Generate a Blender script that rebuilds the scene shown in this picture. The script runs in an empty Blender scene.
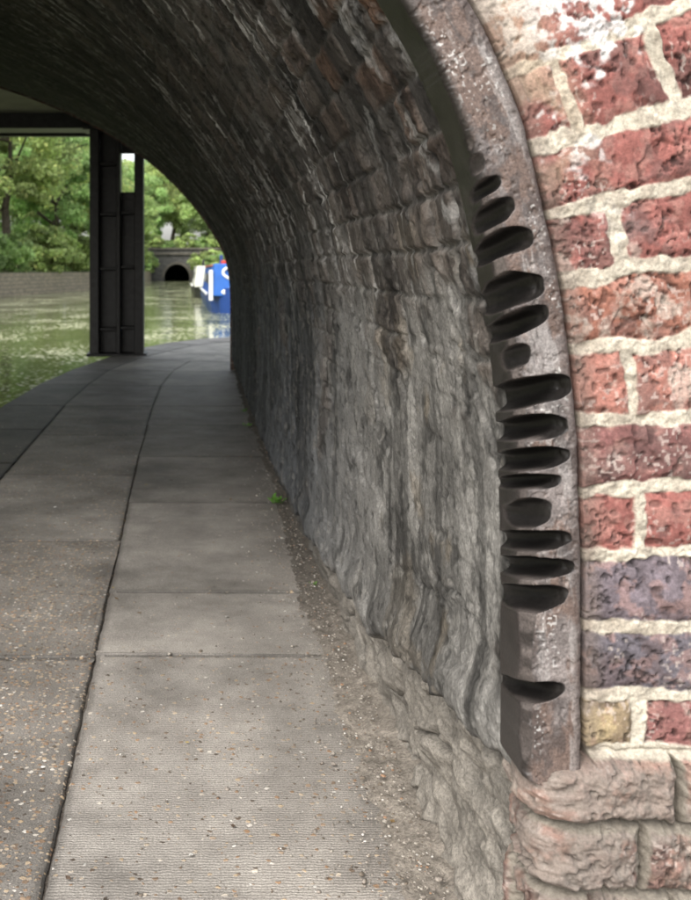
import bpy, math, random
import numpy as np
from mathutils import Vector
random.seed(7); rng=np.random.default_rng(7)
sc=bpy.context.scene
H=1.1   # eye height
D0=1.15 # front plane of the bridge
# ---------------------------------------------------------------- noise
def _h(ix,iy,seed):
    a=ix.astype(np.int64).astype(np.uint64); b=iy.astype(np.int64).astype(np.uint64)
    M=np.uint64(0xffffffff)
    h=(a*np.uint64(374761393)+b*np.uint64(668265263)+np.uint64(seed*974711+13))&M
    h=((h^(h>>np.uint64(13)))*np.uint64(1274126177))&M
    h=((h^(h>>np.uint64(15)))*np.uint64(2246822519))&M
    h=h^(h>>np.uint64(16))
    return (h&np.uint64(0xffffff)).astype(np.float64)/float(0xffffff)
def vn(x,y,seed=0):
    x,y=np.broadcast_arrays(x,y)
    ix=np.floor(x); iy=np.floor(y); fx=x-ix; fy=y-iy
    fx=fx*fx*(3-2*fx); fy=fy*fy*(3-2*fy)
    a=_h(ix,iy,seed);b=_h(ix+1,iy,seed);c=_h(ix,iy+1,seed);d=_h(ix+1,iy+1,seed)
    return (a*(1-fx)+b*fx)*(1-fy)+(c*(1-fx)+d*fx)*fy
def fbm(x,y,o=4,seed=0,g=.5):
    r=0;a=1;t=0
    for i in range(o):
        ca,sa=math.cos(i*.7+.4),math.sin(i*.7+.4)
        r=r+a*vn((x*ca-y*sa)*2**i,(x*sa+y*ca)*2**i,seed+i*17); t+=a; a*=g
    return r/t
def sfbm(x,y,o=3,seed=0,g=.5):   # unrotated: keeps streak direction
    r=0;a=1;t=0
    for i in range(o):
        r=r+a*vn(x*2**i+i*3.7,y*2**i+i*1.3,seed+i*17); t+=a; a*=g
    return r/t
def ss(a,b,x):
    t=np.clip((x-a)/(b-a),0,1); return t*t*(3-2*t)
def mix(a,b,m):
    m=np.asarray(m)[...,None]; return a*(1-m)+b*m
# ---------------------------------------------------------------- mesh helpers
def link(o,parent=None):
    sc.collection.objects.link(o)
    if parent: o.parent=parent
    return o
def empty(name):
    o=bpy.data.objects.new(name,None); return link(o)
def raw_mesh(name,V,F,col=None,mats=None,midx=None,smooth=True,parent=None):
    V=np.asarray(V,float).reshape(-1,3); F=np.asarray(F,np.int64)
    me=bpy.data.meshes.new(name)
    me.vertices.add(len(V)); me.vertices.foreach_set('co',V.ravel())
    n=F.shape[1]
    me.loops.add(F.size); me.loops.foreach_set('vertex_index',F.ravel().astype(np.int32))
    me.polygons.add(len(F)); me.polygons.foreach_set('loop_start',(np.arange(len(F))*n).astype(np.int32))
    me.update(calc_edges=True)
    if smooth: me.polygons.foreach_set('use_smooth',np.ones(len(F),bool))
    if col is not None:
        ca=me.color_attributes.new('Col','FLOAT_COLOR','POINT')
        c=np.ones((len(V),4)); c[:,:3]=np.asarray(col).reshape(-1,3)
        ca.data.foreach_set('color',c.ravel().astype(np.float32))
    for m in (mats or []): me.materials.append(m)
    if midx is not None: me.polygons.foreach_set('material_index',np.asarray(midx,np.int32))
    me.update()
    o=bpy.data.objects.new(name,me); return link(o,parent)
def grid_obj(name,P,col,mat,parent=None,keep=None):
    n,m=P.shape[:2]
    i=np.arange(n*m).reshape(n,m)
    F=np.stack([i[:-1,:-1],i[1:,:-1],i[1:,1:],i[:-1,1:]],-1)
    if keep is not None: F=F[keep[:-1,:-1]&keep[1:,1:]&keep[1:,:-1]&keep[:-1,1:]]
    F=F.reshape(-1,4)
    return raw_mesh(name,P.reshape(-1,3),F,None if col is None else col.reshape(-1,3),[mat],parent=parent)
def poly_obj(name,verts,faces,mat,parent=None,smooth=False,bevel=0):
    me=bpy.data.meshes.new(name); me.from_pydata(verts,[],faces); me.update()
    me.materials.append(mat)
    if smooth: me.polygons.foreach_set('use_smooth',[True]*len(me.polygons))
    o=bpy.data.objects.new(name,me); link(o,parent)
    if bevel:
        b=o.modifiers.new('bev','BEVEL'); b.width=bevel; b.segments=2; b.limit_method='ANGLE'
    return o
def prism(name,pts,z0,z1,mat,parent=None):
    n=len(pts)
    v=[(x,y,z1) for x,y in pts]+[(x,y,z0) for x,y in pts]
    f=[tuple(range(n))]+[(i,i+n,(i+1)%n+n,(i+1)%n) for i in range(n)]
    return poly_obj(name,v,f,mat,parent)
def box(name,a,b,mat,parent=None,bevel=0):
    x0,y0,z0=a;x1,y1,z1=b
    v=[(x0,y0,z0),(x1,y0,z0),(x1,y1,z0),(x0,y1,z0),(x0,y0,z1),(x1,y0,z1),(x1,y1,z1),(x0,y1,z1)]
    f=[(0,3,2,1),(4,5,6,7),(0,1,5,4),(1,2,6,5),(2,3,7,6),(3,0,4,7)]
    return poly_obj(name,v,f,mat,parent,bevel=bevel)
# ---------------------------------------------------------------- materials
def newmat(name):
    m=bpy.data.materials.new(name); m.use_nodes=True
    nt=m.node_tree; b=nt.nodes['Principled BSDF']; return m,nt,b
def N(nt,t,**k):
    n=nt.nodes.new(t)
    for a,v in k.items():
        if a in n.inputs.keys(): n.inputs[a].default_value=v
        else: setattr(n,a,v)
    return n
def attr_mat(name,rough=.85,nscale=220,lo=.72,hi=1.25,bump=.4,bdist=.002,spec=.3,rough2=None):
    m,nt,b=newmat(name); L=nt.links.new
    at=N(nt,'ShaderNodeAttribute',attribute_name='Col')
    tc=N(nt,'ShaderNodeTexCoord')
    no=N(nt,'ShaderNodeTexNoise'); no.inputs['Scale'].default_value=nscale; no.inputs['Detail'].default_value=5; no.inputs['Roughness'].default_value=.65
    L(tc.outputs['Object'],no.inputs['Vector'])
    mr=N(nt,'ShaderNodeMapRange'); mr.inputs['From Min'].default_value=.3; mr.inputs['From Max'].default_value=.7; mr.inputs['To Min'].default_value=lo; mr.inputs['To Max'].default_value=hi
    L(no.outputs['Fac'],mr.inputs['Value'])
    vm=N(nt,'ShaderNodeVectorMath',operation='SCALE')
    L(at.outputs['Color'],vm.inputs[0]); L(mr.outputs[0],vm.inputs['Scale'])
    L(vm.outputs[0],b.inputs['Base Color'])
    bp=N(nt,'ShaderNodeBump'); bp.inputs['Strength'].default_value=bump; bp.inputs['Distance'].default_value=bdist
    L(no.outputs['Fac'],bp.inputs['Height']); L(bp.outputs[0],b.inputs['Normal'])
    b.inputs['Roughness'].default_value=rough; b.inputs['Specular IOR Level'].default_value=spec
    if rough2 is not None:
        r=N(nt,'ShaderNodeMapRange'); r.inputs['From Min'].default_value=.02; r.inputs['From Max'].default_value=.10
        r.inputs['To Min'].default_value=rough2; r.inputs['To Max'].default_value=rough
        L(at.outputs['Fac'],r.inputs['Value']); L(r.outputs[0],b.inputs['Roughness'])
    return m
def simple_mat(name,c1,c2,scale=8,rough=.8,bump=.2,spec=.3,metal=0,det=6):
    m,nt,b=newmat(name); L=nt.links.new
    tc=N(nt,'ShaderNodeTexCoord')
    no=N(nt,'ShaderNodeTexNoise'); no.inputs['Scale'].default_value=scale; no.inputs['Detail'].default_value=det; no.inputs['Roughness'].default_value=.6
    L(tc.outputs['Object'],no.inputs['Vector'])
    cr=N(nt,'ShaderNodeValToRGB'); cr.color_ramp.elements[0].position=.32; cr.color_ramp.elements[1].position=.68
    cr.color_ramp.elements[0].color=(*c1,1); cr.color_ramp.elements[1].color=(*c2,1)
    L(no.outputs['Fac'],cr.inputs[0]); L(cr.outputs[0],b.inputs['Base Color'])
    bp=N(nt,'ShaderNodeBump'); bp.inputs['Strength'].default_value=bump; bp.inputs['Distance'].default_value=.02
    L(no.outputs['Fac'],bp.inputs['Height']); L(bp.outputs[0],b.inputs['Normal'])
    b.inputs['Roughness'].default_value=rough; b.inputs['Specular IOR Level'].default_value=spec; b.inputs['Metallic'].default_value=metal
    return m
def brick_mat(name,c1,c2,mort,sx=1.0):
    m,nt,b=newmat(name); L=nt.links.new
    tc=N(nt,'ShaderNodeTexCoord'); sp=N(nt,'ShaderNodeSeparateXYZ'); cb=N(nt,'ShaderNodeCombineXYZ')
    L(tc.outputs['Object'],sp.inputs[0])
    ad=N(nt,'ShaderNodeMath',operation='ADD'); L(sp.outputs[0],ad.inputs[0]); L(sp.outputs[1],ad.inputs[1])
    L(ad.outputs[0],cb.inputs[0]); L(sp.outputs[2],cb.inputs[1])
    bt=N(nt,'ShaderNodeTexBrick'); bt.inputs['Scale'].default_value=1/sx
    bt.inputs['Brick Width'].default_value=.225; bt.inputs['Row Height'].default_value=.077; bt.inputs['Mortar Size'].default_value=.006; bt.inputs['Mortar Smooth'].default_value=.3
    bt.inputs['Color1'].default_value=(*c1,1); bt.inputs['Color2'].default_value=(*c2,1); bt.inputs['Mortar'].default_value=(*mort,1)
    L(cb.outputs[0],bt.inputs['Vector'])
    no=N(nt,'ShaderNodeTexNoise'); no.inputs['Scale'].default_value=9; no.inputs['Detail'].default_value=8; L(tc.outputs['Object'],no.inputs['Vector'])
    mr=N(nt,'ShaderNodeMapRange'); mr.inputs['From Min'].default_value=.3; mr.inputs['From Max'].default_value=.7; mr.inputs['To Min'].default_value=.55; mr.inputs['To Max'].default_value=1.35
    L(no.outputs['Fac'],mr.inputs['Value'])
    vm=N(nt,'ShaderNodeVectorMath',operation='SCALE'); L(bt.outputs['Color'],vm.inputs[0]); L(mr.outputs[0],vm.inputs['Scale']); L(vm.outputs[0],b.inputs['Base Color'])
    bp=N(nt,'ShaderNodeBump'); bp.invert=True; bp.inputs['Strength'].default_value=.7; bp.inputs['Distance'].default_value=.008
    L(bt.outputs['Fac'],bp.inputs['Height']); L(bp.outputs[0],b.inputs['Normal']); b.inputs['Roughness'].default_value=.9
    return m
M_face=attr_mat('weathered_brick_face',.85,260,.7,1.3,.6,.0015)
M_intr=attr_mat('sooty_arch_brick',.78,190,.55,1.45,.7,.003,.22)
M_iron=attr_mat('worn_cast_iron',.66,320,.55,1.45,.5,.0010,.35,rough2=.36)
M_brickfar=brick_mat('brick_wall_far',(.17,.10,.08),(.11,.085,.075),(.25,.23,.19))
M_brickred=brick_mat('brick_wall_red',(.25,.12,.10),(.18,.10,.09),(.42,.38,.31))
M_steel=simple_mat('black_painted_steel',(.007,.007,.008),(.026,.025,.026),14,.45,.15,.45)
M_slabsoff=simple_mat('concrete_soffit',(.30,.29,.24),(.42,.40,.34),3,.9)
M_stone=simple_mat('bank_stone',(.16,.13,.095),(.30,.26,.20),2.2,.9,.6)
M_portal=simple_mat('portal_stone',(.06,.058,.056),(.13,.125,.12),2,.9,.5)
M_pstone=simple_mat('portal_trim_stone',(.09,.08,.07),(.17,.155,.13),2,.9,.5)
M_grass=simple_mat('grass',(.03,.055,.012),(.09,.12,.03),4,.95,.8)
M_soil=simple_mat('soil',(.07,.06,.05),(.14,.12,.10),60,.95,1)
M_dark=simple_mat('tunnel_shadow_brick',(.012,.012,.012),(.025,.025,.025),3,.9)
# ---------------------------------------------------------------- arch profile
ctl=[(0,-.6),(0,-.3),(0,0),(0,.3),(0,.6),(-.001,.8),(-.013,1.0),(-.05,1.2),(-.083,1.3),(-.132,1.4),(-.27,1.62),(-.46,1.87),(-.72,2.14),(-1.0,2.37),(-1.45,2.66),(-2.0,2.92),(-2.6,3.13),(-3.3,3.29),(-4.1,3.36)]
half=ctl[2:]
full=ctl+[(-8.2-w,z) for w,z in reversed(half[:-1])]+[(-8.2,-.3),(-8.2,-.6)]
full=np.array(full)
def catmull(P,n=24):
    out=[]
    for i in range(1,len(P)-2):
        p0,p1,p2,p3=P[i-1],P[i],P[i+1],P[i+2]
        for k in range(n):
            t=k/n
            out.append(.5*((2*p1)+(-p0+p2)*t+(2*p0-5*p1+4*p2-p3)*t*t+(-p0+3*p1-3*p2+p3)*t**3))
    out.append(P[-2]); return np.array(out)
C=catmull(full)
seg=np.r_[0,np.cumsum(np.hypot(*np.diff(C,axis=0).T))]
k0=np.interp(0,C[:40,1],seg[:40]); SS=seg-k0   # s=0 at z=0
def prof(s):
    return np.interp(s,SS,C[:,0]),np.interp(s,SS,C[:,1])
def pnorm(s):
    e=.03
    a=prof(s-e); b=prof(s+e)
    tw=b[0]-a[0]; tz=b[1]-a[1]; l=np.hypot(tw,tz)
    return tz/l,-tw/l      # outward
def W(d):
    return np.interp(d,[1.0,1.15,2.4,4.7,7,11,12],[.398,.40,.425,.44,.475,.55,.57])
Smax=SS[-1]
bridge=empty('brick_arch_bridge')
# ---------------------------------------------------------------- intrados
s=np.concatenate([np.arange(-.45,0,.03),np.arange(0,2.3,.0046),np.arange(2.3,5.2,.014),np.arange(5.2,Smax,.07),[Smax]])
d=[1.172]
while d[-1]<11.0: d.append(d[-1]*(1.0024 if d[-1]<2.6 else 1.0042))
d[-1]=11.0; d=np.array(d)
Dg,Sg=np.meshgrid(d,s,indexing='ij')
w,z=prof(Sg); nx,nz=pnorm(Sg)
wx=Sg+.010*(fbm(Dg*5,Sg*5,3,3)-.5)+.006*(vn(Dg*40,Sg*40,4)-.5)+.02*(vn(Dg*1.3,Sg*.7,9)-.5)
wy=Dg+.012*(fbm(Dg*6,Sg*6,3,5)-.5)+.006*(vn(Dg*40,Sg*40,6)-.5)
rh=.076; rw=.226
row=np.floor(wx/rh); fr=(wx/rh-row)*rh
rowk=np.where(row%2==0,rw,rw*.5)
colm=wy/rowk+.27*(row%2); ci=np.floor(colm); fc=(colm-ci)*rowk
dist=np.minimum(np.minimum(fr,rh-fr),np.minimum(fc,rowk-fc))
br=ss(.002,.008,dist)
bid=_h(row,ci,77); bid2=_h(row,ci,99)
zz=np.where(w>-4.1,z,4+0*z)
rend=ss(.44,.58,fbm(Dg*2.6,Sg*3.4,5,21,.6)+ .25*(1-ss(.50,1.15,zz)) -.10*ss(1.0,1.6,zz)+.05*ss(2.5,5,Dg)-.08*ss(1.8,1.25,Dg))
rend=np.clip(rend,0,1)*np.where(zz<1.7,1,.6)
fine=np.clip(1.3-Dg*.12,.2,1)
upz=ss(1.10,1.5,zz)
hgt=br*(.0075-.0040*upz)*(1-.80*rend)*(.5+.9*bid)
hgt+= .003*(bid2-.5)*br*(1-rend)*(1-.6*upz)
hgt+= .0035*(fbm(Dg*3,Sg*5,3,41)-.5)*2
hgt+= .0022*(fbm(Dg*30,Sg*30,5,51,.6)-.5)*2
hgt+= .0018*(fbm(Dg*110,Sg*110,3,53,.6)-.5)*2*fine
hgt+= -.005*ss(.70,.78,fbm(Dg*16,Sg*18,3,61))
pk=ss(.64,.74,fbm(Dg*48,Sg*52,3,62)); hgt-=.0025*pk
dmg=ss(.57,.60,fbm(Dg*5.1+7,Sg*6.3,6,71,.62))
hgt-=dmg*.005
# ledge lip & recessed rough base
lip=np.interp(Dg,[1.15,1.7,2.2,3.2,5,11],[.51,.40,.31,.22,.16,.12])+.05*(fbm(Dg*5,Sg*0+3,4,81,.6)-.5)*2
below=1-ss(-.006,.006,Sg-lip)
near=np.interp(Dg,[1.2,2.5,5,11],[1,.9,.45,.25])
lump=fbm(Dg*8,Sg*11,3,91)
lump2=fbm(Dg*22,Sg*24,5,92,.62)
crease=1-np.abs(2*fbm(Dg*5,Sg*9,3,95)-1)
recess=.048+.034*ss(0,.25,lip-Sg)*near - (.075*(lump-.40)+.030*(lump2-.5))*near*ss(-.02,.05,lip-Sg)+.03*ss(.93,1,crease)*near
hgt=hgt*(1-below)-below*recess-below*.003*(fbm(Dg*90,Sg*90,3,96)-.5)*2
hgt+= .024*np.exp(-((Sg-lip-.04)/.055)**2)*near*(1-below)*ss(1.18,1.30,Dg)
crk=np.exp(-((Sg-lip-.15-.05*(fbm(Dg*5,Dg*0,5,5,.6)-.5)-.02*(Dg-1.2))/.0025)**2)*near*ss(2.4,1.8,Dg)*ss(.35,.5,vn(Dg*7,Dg*0,15))
hgt-=crk*.005
tuck=ss(1.236,1.222,Dg)*ss(.515,.535,Sg)
hgt=hgt*(1-tuck)-.055*tuck
off=-hgt
P=np.stack([W(Dg)+w+nx*off,Dg,z+nz*off],-1)
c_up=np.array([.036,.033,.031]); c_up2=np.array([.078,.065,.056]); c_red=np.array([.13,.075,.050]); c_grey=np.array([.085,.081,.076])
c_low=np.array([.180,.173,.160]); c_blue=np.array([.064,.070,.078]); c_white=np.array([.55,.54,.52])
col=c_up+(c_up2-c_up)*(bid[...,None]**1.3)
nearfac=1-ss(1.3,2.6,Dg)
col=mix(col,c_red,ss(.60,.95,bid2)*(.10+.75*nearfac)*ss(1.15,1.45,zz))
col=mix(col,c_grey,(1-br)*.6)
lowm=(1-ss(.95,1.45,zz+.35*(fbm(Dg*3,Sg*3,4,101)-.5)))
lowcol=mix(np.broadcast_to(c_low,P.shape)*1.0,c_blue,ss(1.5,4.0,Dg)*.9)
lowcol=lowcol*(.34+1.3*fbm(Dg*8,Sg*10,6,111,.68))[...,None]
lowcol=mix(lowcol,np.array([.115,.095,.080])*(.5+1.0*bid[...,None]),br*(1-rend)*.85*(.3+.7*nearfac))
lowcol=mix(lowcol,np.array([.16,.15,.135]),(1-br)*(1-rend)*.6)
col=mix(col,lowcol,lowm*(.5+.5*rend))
col=mix(col,c_grey*.8,rend*.55*(1-lowm))
col=mix(col,np.array([.20,.165,.12]),ss(.60,.70,fbm(Dg*7,Sg*8,5,115,.6))*lowm*nearfac*.6)
st=sfbm(Dg*26,Sg*2.2,4,121,.6); st2=fbm(Dg*2.0,Sg*1.8,4,131,.6)
stm=ss(.55,.66,st)*ss(.46,.58,st2)*ss(.85,1.25,zz)*(1-ss(2.7,3.1,zz))*ss(1.30,1.7,Dg)
stm*=ss(.28,.55,fbm(Dg*60,Sg*40,3,133))
col=mix(col,c_white*.80,stm*.75)
drk=ss(.50,.62,sfbm(Dg*14,Sg*1.4,4,135,.6)); col=col*(1-.5*drk*ss(.2,.6,zz))[...,None]
spl=ss(.60,.66,fbm(Dg*13,Sg*11,5,141,.6))*ss(.5,.62,fbm(Dg*1.6,Sg*1.9,3,151))
col=mix(col,c_white*.5,spl*.5*ss(.8,1.1,zz))
dk=ss(.48,.62,fbm(Dg*2.2,Sg*1.2,4,155,.6)); col=col*(1-.4*dk)[...,None]
col=col*(1-.55*ss(.56,.70,fbm(Dg*18,Sg*20,5,161,.6)))[...,None]*(1-.5*pk)[...,None]
col=mix(col,np.array([.24,.23,.21]),ss(.60,.68,fbm(Dg*24+4,Sg*22,5,165,.62))*lowm*.35)
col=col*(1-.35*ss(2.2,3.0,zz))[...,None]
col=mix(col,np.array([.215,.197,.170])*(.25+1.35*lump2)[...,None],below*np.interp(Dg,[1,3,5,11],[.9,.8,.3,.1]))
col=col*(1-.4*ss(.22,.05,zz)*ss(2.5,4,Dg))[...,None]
col=col*(1-.7*crk)[...,None]
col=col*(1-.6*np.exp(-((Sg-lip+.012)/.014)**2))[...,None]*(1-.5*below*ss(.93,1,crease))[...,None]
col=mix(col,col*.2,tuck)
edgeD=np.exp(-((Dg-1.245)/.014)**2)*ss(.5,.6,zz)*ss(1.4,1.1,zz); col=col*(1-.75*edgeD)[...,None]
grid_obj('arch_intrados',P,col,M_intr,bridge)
# ---------------------------------------------------------------- iron guard
si=np.arange(.520,2.6,.0011)
r=.010; Lg=.085; Wd=.066
pr=[(0,Lg)]
for k in np.linspace(0,1,46)[1:]: pr.append((0,Lg+(r-Lg)*k))
for a in np.linspace(0,math.pi/2,14)[1:-1]: pr.append((r-r*math.cos(a),r-r*math.sin(a)))
for k in np.linspace(0,1,58): pr.append((r+(Wd-.006-r)*k,0))
for a in np.linspace(0,math.pi/2,5)[1:]: pr.append((Wd-.006+.006*math.sin(a),.006-.006*math.cos(a)))
pr.append((Wd,.03))
nfront=len(pr)
pr+= [(Wd,Lg+.006)]
pr=np.array(pr)
gro=[(141,5,8),(161,10,9),(185,21,9),(212,28,12),(243,39,14),(289,41,16),(322,41,13),(355,18,12),(391,55,15),(426,48,13),(458,46,12),(481,38,8),(512,28,15),(540,45,11),(567,48,11),(597,41,14),(636,9,12),(662,6,8),(690,38,11),(716,7,9)]
cut=np.zeros((len(si),len(pr))); dep=np.zeros_like(cut)
A=.46; dx,dy=math.cos(A),math.sin(A)
Sgi,PI=np.meshgrid(si,np.arange(len(pr)),indexing='ij')
pu=pr[PI,0]; pd=pr[PI,1]
zi2=np.broadcast_to(prof(si)[1][:,None],pu.shape)
wob=.0030*(vn(zi2*45,pu*25,6)-.5)+.0022*(vn(zi2*130,pu*40,16)-.5)
k=0
for gy,ext,hh in gro:
    k+=1
    gz=H-(gy-270)*.00115
    rr=float(vn(np.array(k*3.3),np.array(1.7),8))-.5
    tl=.06+.30*rr
    q=(zi2+wob-gz-(pu-.01)*tl+(pd)*.22)/(hh*.00115*1.04)
    qq=np.where(q>0,np.abs(q)**4.0,np.abs(q)**2.4)
    cl_=np.clip(1-qq,0,1)
    cc=ext*.00115*1.05*dx*cl_**.55
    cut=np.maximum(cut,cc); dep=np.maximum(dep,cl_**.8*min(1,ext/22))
band=ss(.50,.60,zi2)*ss(1.24,1.14,zi2)
wear=.011*band*(.3+1.1*vn(zi2*34,pu*0,3))
cut=np.maximum(cut,wear)
cut*=1+.08*(vn(zi2*90,pu*60,21)-.5)
w0=pu*dx+pd*dy
isf=(PI<nfront)
e_=.0014
xx_=cut-w0
dd=np.where(isf,.5*(xx_+np.sqrt(xx_**2+e_**2)),0)
dd=np.where(xx_<-.012,0,dd)*np.where(isf,1,0)
pu2=pu+dx*dd; pd2=pd+dy*dd
nz1=fbm(Sgi*90,pu*90+pd*90,3,201)
sur=(1-ss(0.0006,.004,dd))
pitd=(-.0018*ss(.58,.72,nz1)+.0026*(fbm(Sgi*25,pu*30,4,202)-.5)+.0010*(fbm(Sgi*220,pu*220,2,203)-.5))*sur
dent=.0014*(fbm(Sgi*70,pu2*60+pd2*60,3,207)-.5)*(1-sur)
wI,zI=prof(Sgi); nxI,nzI=pnorm(Sgi)
pu2=pu2-.010+dent
edgew=.004*(fbm(Sgi*18,Sgi*0,4,204)-.5)*ss(Wd*.6,Wd,pu)
gx=W(D0)+wI+nxI*(pu2+edgew)
gz_=zI+nzI*pu2
gy_=D0-.010+pd2-pitd*isf
foot=np.clip(1-(Sgi-si[0])/.05,0,1)
gz_=gz_-foot*(pu*.42)
P=np.stack([gx,gy_,gz_],-1)
base=np.array([.125,.108,.102])
col=np.broadcast_to(base,P.shape)*(.38+1.2*fbm(Sgi*16,pu*24+pd*10,6,211,.66))[...,None]
col=mix(col,np.array([.095,.055,.038]),ss(.48,.58,fbm(Sgi*10,pu*18+5,6,221,.64))*.6)
col=mix(col,np.array([.28,.262,.25]),ss(.53,.62,fbm(Sgi*9,pu*45,6,225,.68))*.5*ss(.0,.03,pu))
col=mix(col,np.array([.045,.038,.036]),ss(.53,.64,fbm(Sgi*28,pu*50,5,227,.62))*.65)
sp=ss(.72,.79,vn(Sgi*330,pu*330,231))*ss(.50,.70,fbm(Sgi*13,pu*25,3,232))
col=mix(col,np.array([.46,.45,.43]),sp*.65*isf)
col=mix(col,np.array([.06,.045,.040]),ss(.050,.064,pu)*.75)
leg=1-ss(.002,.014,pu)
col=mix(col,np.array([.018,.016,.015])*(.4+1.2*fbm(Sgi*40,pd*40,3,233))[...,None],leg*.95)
land=mix(np.broadcast_to(np.array([.085,.072,.066]),P.shape)*(.4+1.2*fbm(Sgi*80,pu2*60,3,236))[...,None],np.array([.011,.010,.0095]),ss(.10,.60,dep))  # worn ridges lighter; floors painted darker by depth as shade, to read concave
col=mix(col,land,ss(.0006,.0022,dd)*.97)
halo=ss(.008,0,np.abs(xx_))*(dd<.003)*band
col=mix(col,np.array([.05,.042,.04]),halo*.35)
n,m=P.shape[:2]
idx=np.arange(n*m).reshape(n,m); idn=np.roll(idx,-1,axis=1)
F=np.stack([idx[:-1],idx[1:],idn[1:],idn[:-1]],-1).reshape(-1,4)
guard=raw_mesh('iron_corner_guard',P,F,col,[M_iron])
import bmesh
bm=bmesh.new(); bm.from_mesh(guard.data); bm.verts.ensure_lookup_table()
for rr in (0,n-1):
    try: bm.faces.new([bm.verts[int(i)] for i in idx[rr]])
    except Exception as e: print(e)
bm.to_mesh(guard.data); bm.free()
# ---------------------------------------------------------------- brick front face (height field, wraps round the corner)
T=np.concatenate([np.arange(-.14,.05,.003),np.arange(.05,.30,.0015),np.arange(.30,.56,.003)])
Sf=np.concatenate([np.arange(-.1,.30,.006),np.arange(.30,1.62,.0015),np.arange(1.62,2.1,.004)])
Sg,Tg=np.meshgrid(Sf,T,indexing='ij')
ws=Sg+.009*(fbm(Tg*9,Sg*9,3,301)-.5)*2+.005*(vn(Tg*60,Sg*60,302)-.5)+.003*(vn(Tg*150,Sg*150,305)-.5)
wt=Tg+.008*(fbm(Tg*11,Sg*11,3,303)-.5)*2+.005*(vn(Tg*70,Sg*70,304)-.5)+.003*(vn(Tg*150,Sg*150,306)-.5)
bounds=[-.3,-.07,.005,.08,.155,.225,.300,.383,.465,.546,.612,.691,.772,.846,.921,1.0]
while bounds[-1]<2.4: bounds.append(bounds[-1]+.0765)
bounds=np.array(bounds)
ri=np.clip(np.searchsorted(bounds,ws)-1,0,len(bounds)-2)
lo=bounds[ri]; hi=bounds[ri+1]
dv=np.minimum(ws-lo,hi-ws)
kind=np.zeros(len(bounds),int)
for k in range(len(bounds)): kind[k]= 0 if (k-15)%2==0 else 1
kind[14]=1; kind[13]=0; kind[12]=1; kind[11]=0; kind[10]=0; kind[9]=2; kind[8]=3; kind[7]=4; kind[6]=3
joints={0:[.287,.515],1:[.128,.243,.360,.475],2:[.125,.33,.45],3:[-.06,.155,.37,.5],4:[-.09,.105,.31,.5]}
du=np.full(Sg.shape,9.0); bi=np.zeros(Sg.shape)
kk=kind[ri]
for k,js in joints.items():
    mk=kk==k
    sh=(_h(ri.astype(float),ri*0.0,7)-.5)*.016
    q=wt-sh
    dd_=np.min(np.abs(q[...,None]-np.array(js)),-1); b_=np.sum(q[...,None]>np.array(js),-1)
    du=np.where(mk,dd_,du); bi=np.where(mk,b_,bi)
worn=(1-ss(.52,.56,Sg))
dist=np.minimum(dv,du)
mort=.0062+.0050*(fbm(Tg*18,Sg*18,4,310,.6)-.5)*2
mask=ss(mort,mort+.0026,dist)
b1=_h(ri.astype(float),bi,401); b2=_h(ri.astype(float),bi,402); b3=_h(ri.astype(float),bi,403)
pit=ss(.60,.70,fbm(Tg*210,Sg*210,2,411))*ss(.42,.58,fbm(Tg*24,Sg*24,3,412)+.22*(b2-.5))
pit2=ss(.74,.82,vn(Tg*120,Sg*120,413))
h=mask*(.0030+.004*(b1-.5)) + .0026*(fbm(Tg*40,Sg*40,5,421,.62)-.5)*2
h+=mask*(-.0026*pit-.0022*pit2)
h+=mask*.005*(ss(0,.020,dist)-1)
h+=(1-mask)*(.0030*(fbm(Tg*120,Sg*120,3,431,.6)-.5)*2+.004*(fbm(Tg*25,Sg*25,2,432)-.5)*2-.001)
spall=ss(.60,.64,fbm(Tg*17+3,Sg*17,4,441,.6)); h-=spall*.003*mask
pill=np.clip(dist/.016,0,1); pill=np.sqrt(1-(1-pill)**2)
hw=-.022+.036*pill*(.75+.4*b1)+.009*(fbm(Tg*14,Sg*14,5,451,.6)-.5)*2+.006*(fbm(Tg*60,Sg*60,5,452,.65)-.5)*2-.004*pit2
brk=ss(.57,.59,fbm(Tg*11,Sg*13,5,455,.6)); hw-=brk*.010*pill
h=h*(1-worn)+hw*worn
h=h-.05*ss(.064,.058,Tg)*(1-ss(.545,.525,Sg))
tend=ss(-.07,-.13,Tg)
h=h-.03*tend
R=.028
shift=.014*worn
Te=Tg
ang=np.clip((R-Te)/R,0,math.pi/2)
xb=np.where(Te>=R,Te,R-R*np.sin(ang)); yb=np.where(Te>=R,0,R-R*np.cos(ang))
back=np.clip((R-Te)-R*math.pi/2,0,None); yb=yb+back
nxx=np.where(Te>=R,0,-np.sin(ang)); nyy=np.where(Te>=R,-1,-np.cos(ang))
lx=xb+nxx*h+shift; ly=yb+nyy*h
wI,zI=prof(Sg); nxI,nzI=pnorm(Sg)
P=np.stack([W(D0)+wI+nxI*lx,D0+ly,zI+nzI*lx],-1)
keep=~((Tg<.055)&(Sg>.545))
red=np.array([.205,.078,.066]); red2=np.array([.255,.115,.090]); dred=np.array([.150,.068,.062]); pur=np.array([.115,.095,.106]); yel=np.array([.28,.22,.125]); brn=np.array([.150,.100,.080])
bc=np.where((b1<.45)[...,None],red,np.where((b1<.78)[...,None],red2,dred))
bc=np.where(((ri==11)|(ri==10))[...,None],pur*(1+.25*(b2[...,None]-.5)),bc)
bc=np.where((ri==10)[...,None],np.array([.085,.076,.086]),bc)
bc=np.where((ri==15)[...,None],np.array([.21,.090,.062]),bc)
bc=np.where(((ri==9)&(bi<1))[...,None],yel,bc); bc=np.where(((ri==9)&(bi>=1))[...,None],dred*1.1,bc)
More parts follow.
